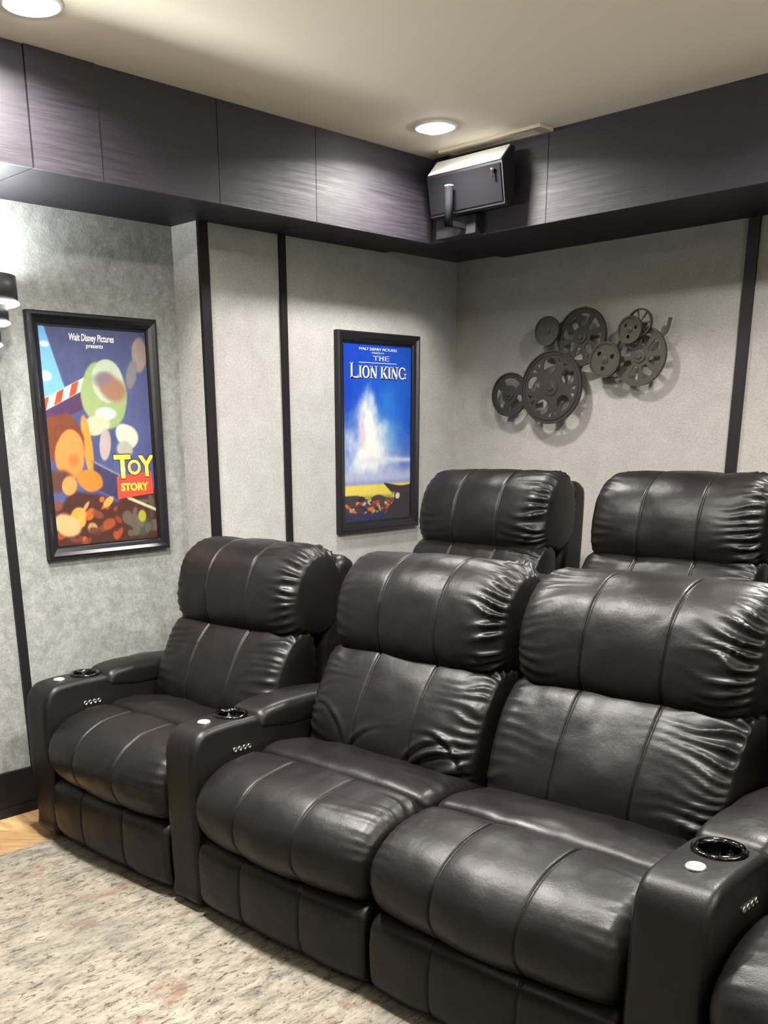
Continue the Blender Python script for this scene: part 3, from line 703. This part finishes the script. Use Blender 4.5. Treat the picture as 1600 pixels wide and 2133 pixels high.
def reels():
    t = thing('film_reel_sculpture', 'dark metal wall sculpture of overlapping film reels on the back wall', 'wall art', (.80, 0, 1.76))
    def L(x, z): return x-.80, z-1.76
    def reel(cx, cz, R_, yo, kind, m='bronze', rot=0):
        x, z = L(cx, cz)
        holes = []
        if kind == 'five':      # large round windows with small darts between
            for i in range(5):
                a = rot+i*2*PI/5; holes.append(circ(R_*.60*math.cos(a), R_*.60*math.sin(a), R_*.215))
                a += PI/5; 
                for da in (-.16, .16): holes.append([(R_*.62*math.cos(a+da*.5), R_*.62*math.sin(a+da*.5)), (R_*.80*math.cos(a+da*1.45), R_*.80*math.sin(a+da*1.45)), (R_*.80*math.cos(a+da*.5), R_*.80*math.sin(a+da*.5))][::-1])
        if kind == 'three':
            for i in range(3): holes.append(wedge(R_*.42, R_*.76, rot+i*2*PI/3+.35, rot+(i+1)*2*PI/3-.35))
        if kind == 'spoke':
            for i in range(8): holes.append(wedge(R_*.36, R_*.80, rot+i*PI/4+.13, rot+(i+1)*PI/4-.13))
        if kind == 'wire':
            for i in range(7): holes.append(wedge(R_*.18, R_*.92, rot+i*2*PI/7+.06, rot+(i+1)*2*PI/7-.06))
        if kind == 'ringed': holes = [circ(R_*.5*math.cos(a), R_*.5*math.sin(a), R_*.14) for a in (0.3, 2.4, 4.5)]
        pl = plate('reel', R_, holes, t, x, -yo, z, .005, m)
        r_ = rim(pl, R_, 0, 0, 0, m=m); h_ = hub(pl, R_*(.22 if kind != 'wire' else .12), 0, -.001, 0, m=m)
        if kind in ('five', 'ringed'): rim(pl, R_*.9, 0, -.002, 0, .003, .010, m)
        obj('standoff', lathe(bmesh.new(), [(0, 0), (.006, 0), (.006, yo-.004), (0, yo-.004)], 12, Matrix.Rotation(-PI/2, 4, 'X')), M['bronze'], pl)
    reel(.396, 1.637, .104, .060, 'three', rot=.3)
    reel(.646, 1.660, .168, .075, 'five', rot=.45)
    reel(.616, 1.915, .066, .085, 'plain', 'bronze2')
    reel(.790, 1.878, .128, .060, 'spoke', rot=.25)
    reel(.930, 1.768, .078, .080, 'ringed', 'bronze2')
    reel(1.091, 1.774, .127, .055, 'spoke', 'bronze2', rot=.1)
    reel(1.085, 1.913, .060, .068, 'wire', 'bronze2')
    reel(1.050, 1.886, .058, .086, 'ringed', 'bronze2', rot=1)
    # bars and loose film strip that tie the reels together
    def strip(name, pts, w, dpt=.004, yo=.05):
        bm = bmesh.new(); prev = None
        for i, (cx, cz) in enumerate(pts):
            x, z = L(cx, cz)
            a = pts[max(i-1, 0)]; b = pts[min(i+1, len(pts)-1)]; dx, dz = b[0]-a[0], b[1]-a[1]; l_ = math.hypot(dx, dz); nx, nz = -dz/l_*w/2, dx/l_*w/2
            cur = [bm.verts.new((x+s*nx, -yo+q, z+s*nz)) for s, q in ((-1, -dpt), (1, -dpt), (1, dpt), (-1, dpt))]
            if prev:
                for k_ in range(4): bm.faces.new((prev[k_], prev[(k_+1) % 4], cur[(k_+1) % 4], cur[k_]))
            else: bm.faces.new(cur[::-1])
            prev = cur
        bm.faces.new(prev); obj(name, bm, M['bronze2'], t)
    strip('film_strip', [(1.165, 1.850), (1.190, 1.856), (1.205, 1.868), (1.214, 1.888), (1.219, 1.912), (1.221, 1.925)], .014)
    strip('film_strip', [(.655, 1.938), (.72, 1.975), (.80, 2.006)], .008)
    strip('film_strip', [(.88, 1.70), (.97, 1.688), (1.03, 1.70)], .008)
    strip('film_strip', [(.975, 1.83), (1.00, 1.90), (1.05, 1.945)], .010)
    strip('tie_bar', [(.50, 1.648), (.56, 1.655)], .02, yo=.066)
    strip('tie_bar', [(.70, 1.80), (.72, 1.83)], .03, yo=.066)
reels()

# ------------------------------------------------------------------ corner speaker
def speaker():
    t = thing('wall_speaker', 'charcoal wedge speaker bracketed to the back soffit in the corner', 'speaker', (.565, -S2, 2.36))
    def q(y, z): return y+S2, z-2.36
    x0, x1 = .372-.565, .765-.565
    body = obj('cabinet', prism_x(bmesh.new(), [q(-.700, 2.517), q(-.634, 2.582), q(-.612, 2.578), q(-.606, 2.40), q(-.640, 2.358), q(-.668, 2.362)][::-1], x0, x1), M['spk'], t, bevel=.004)
    obj('grille', prism_x(bmesh.new(), [q(-.7035, 2.508), q(-.6985, 2.508), q(-.6700, 2.372), q(-.6750, 2.372)], x0+.006, x1-.008), M['spkg'], t)
    obj('lit_top_panel', prism_x(bmesh.new(), [q(-.6985, 2.5215), q(-.638, 2.581), q(-.640, 2.5845), q(-.702, 2.5235)], x0+.006, x1-.006), M['white'], t)  # white stands in for can light falling on the cabinet top
    box('rear_bracket', M['spk'], -.06, .06, -.052, -.0005, .04, .16, t, bevel=.003)
    box('mount_plate', M['spk'], .36-.565, .575-.565, -.055, -.0005, -.075, -.002, t, bevel=.003)
    obj('post', lathe(bmesh.new(), [(0, -.055), (.017, -.055), (.017, .095), (0, .095)], 28, Matrix.Translation((.515-.565, -.165, 0))), M['spkg'], t, True)
    tag(obj('lit_post_cap', lathe(bmesh.new(), [(0, .0955), (.0185, .0955), (.0185, .1005), (0, .103)], 28, Matrix.Translation((.515-.565, -.165, 0))), M['white'], t, True), 'top of the bracket post, lamp light painted as white')  # lit end of the post, its light put in as white
    box('bracket_arm', M['spk'], .503-.565, .527-.565, -.16, -.05, -.055, -.035, t)
    obj('tilt_pin', lathe(bmesh.new(), [(0, -.016), (.0045, -.016), (.0045, .010), (.008, .012), (.008, .02), (0, .022)], 16, Matrix.Translation((.725-.565, -.149, .112))), M['chrome'], t, True)
speaker()
# ceiling vent
def vent():
    t = thing('ceiling_vent', 'cream slotted ceiling vent behind the speaker', 'vent', (.66, -.615, H))
    bm = bmesh.new(); x0, x1, y0, y1 = -.26, .255, -.045, .052
    for a in ((x0, x1, y0, y0+.018), (x0, x1, y1-.018, y1), (x0, x0+.03, y0+.018, y1-.018), (x1-.045, x1, y0+.018, y1-.018)): bx(bm, *a, -.012, -.0005)
    obj('vent_frame', bm, M['vent'], t)
    for i in range(3):
        o = obj('louvre', prism_x(bmesh.new(), [(-.006, -.002), (.004, -.010), (.006, -.009), (-.004, -.001)], x0+.03, x1-.045), M['vent'], t, loc=(0, y0+.031+i*.0185, 0))
vent()
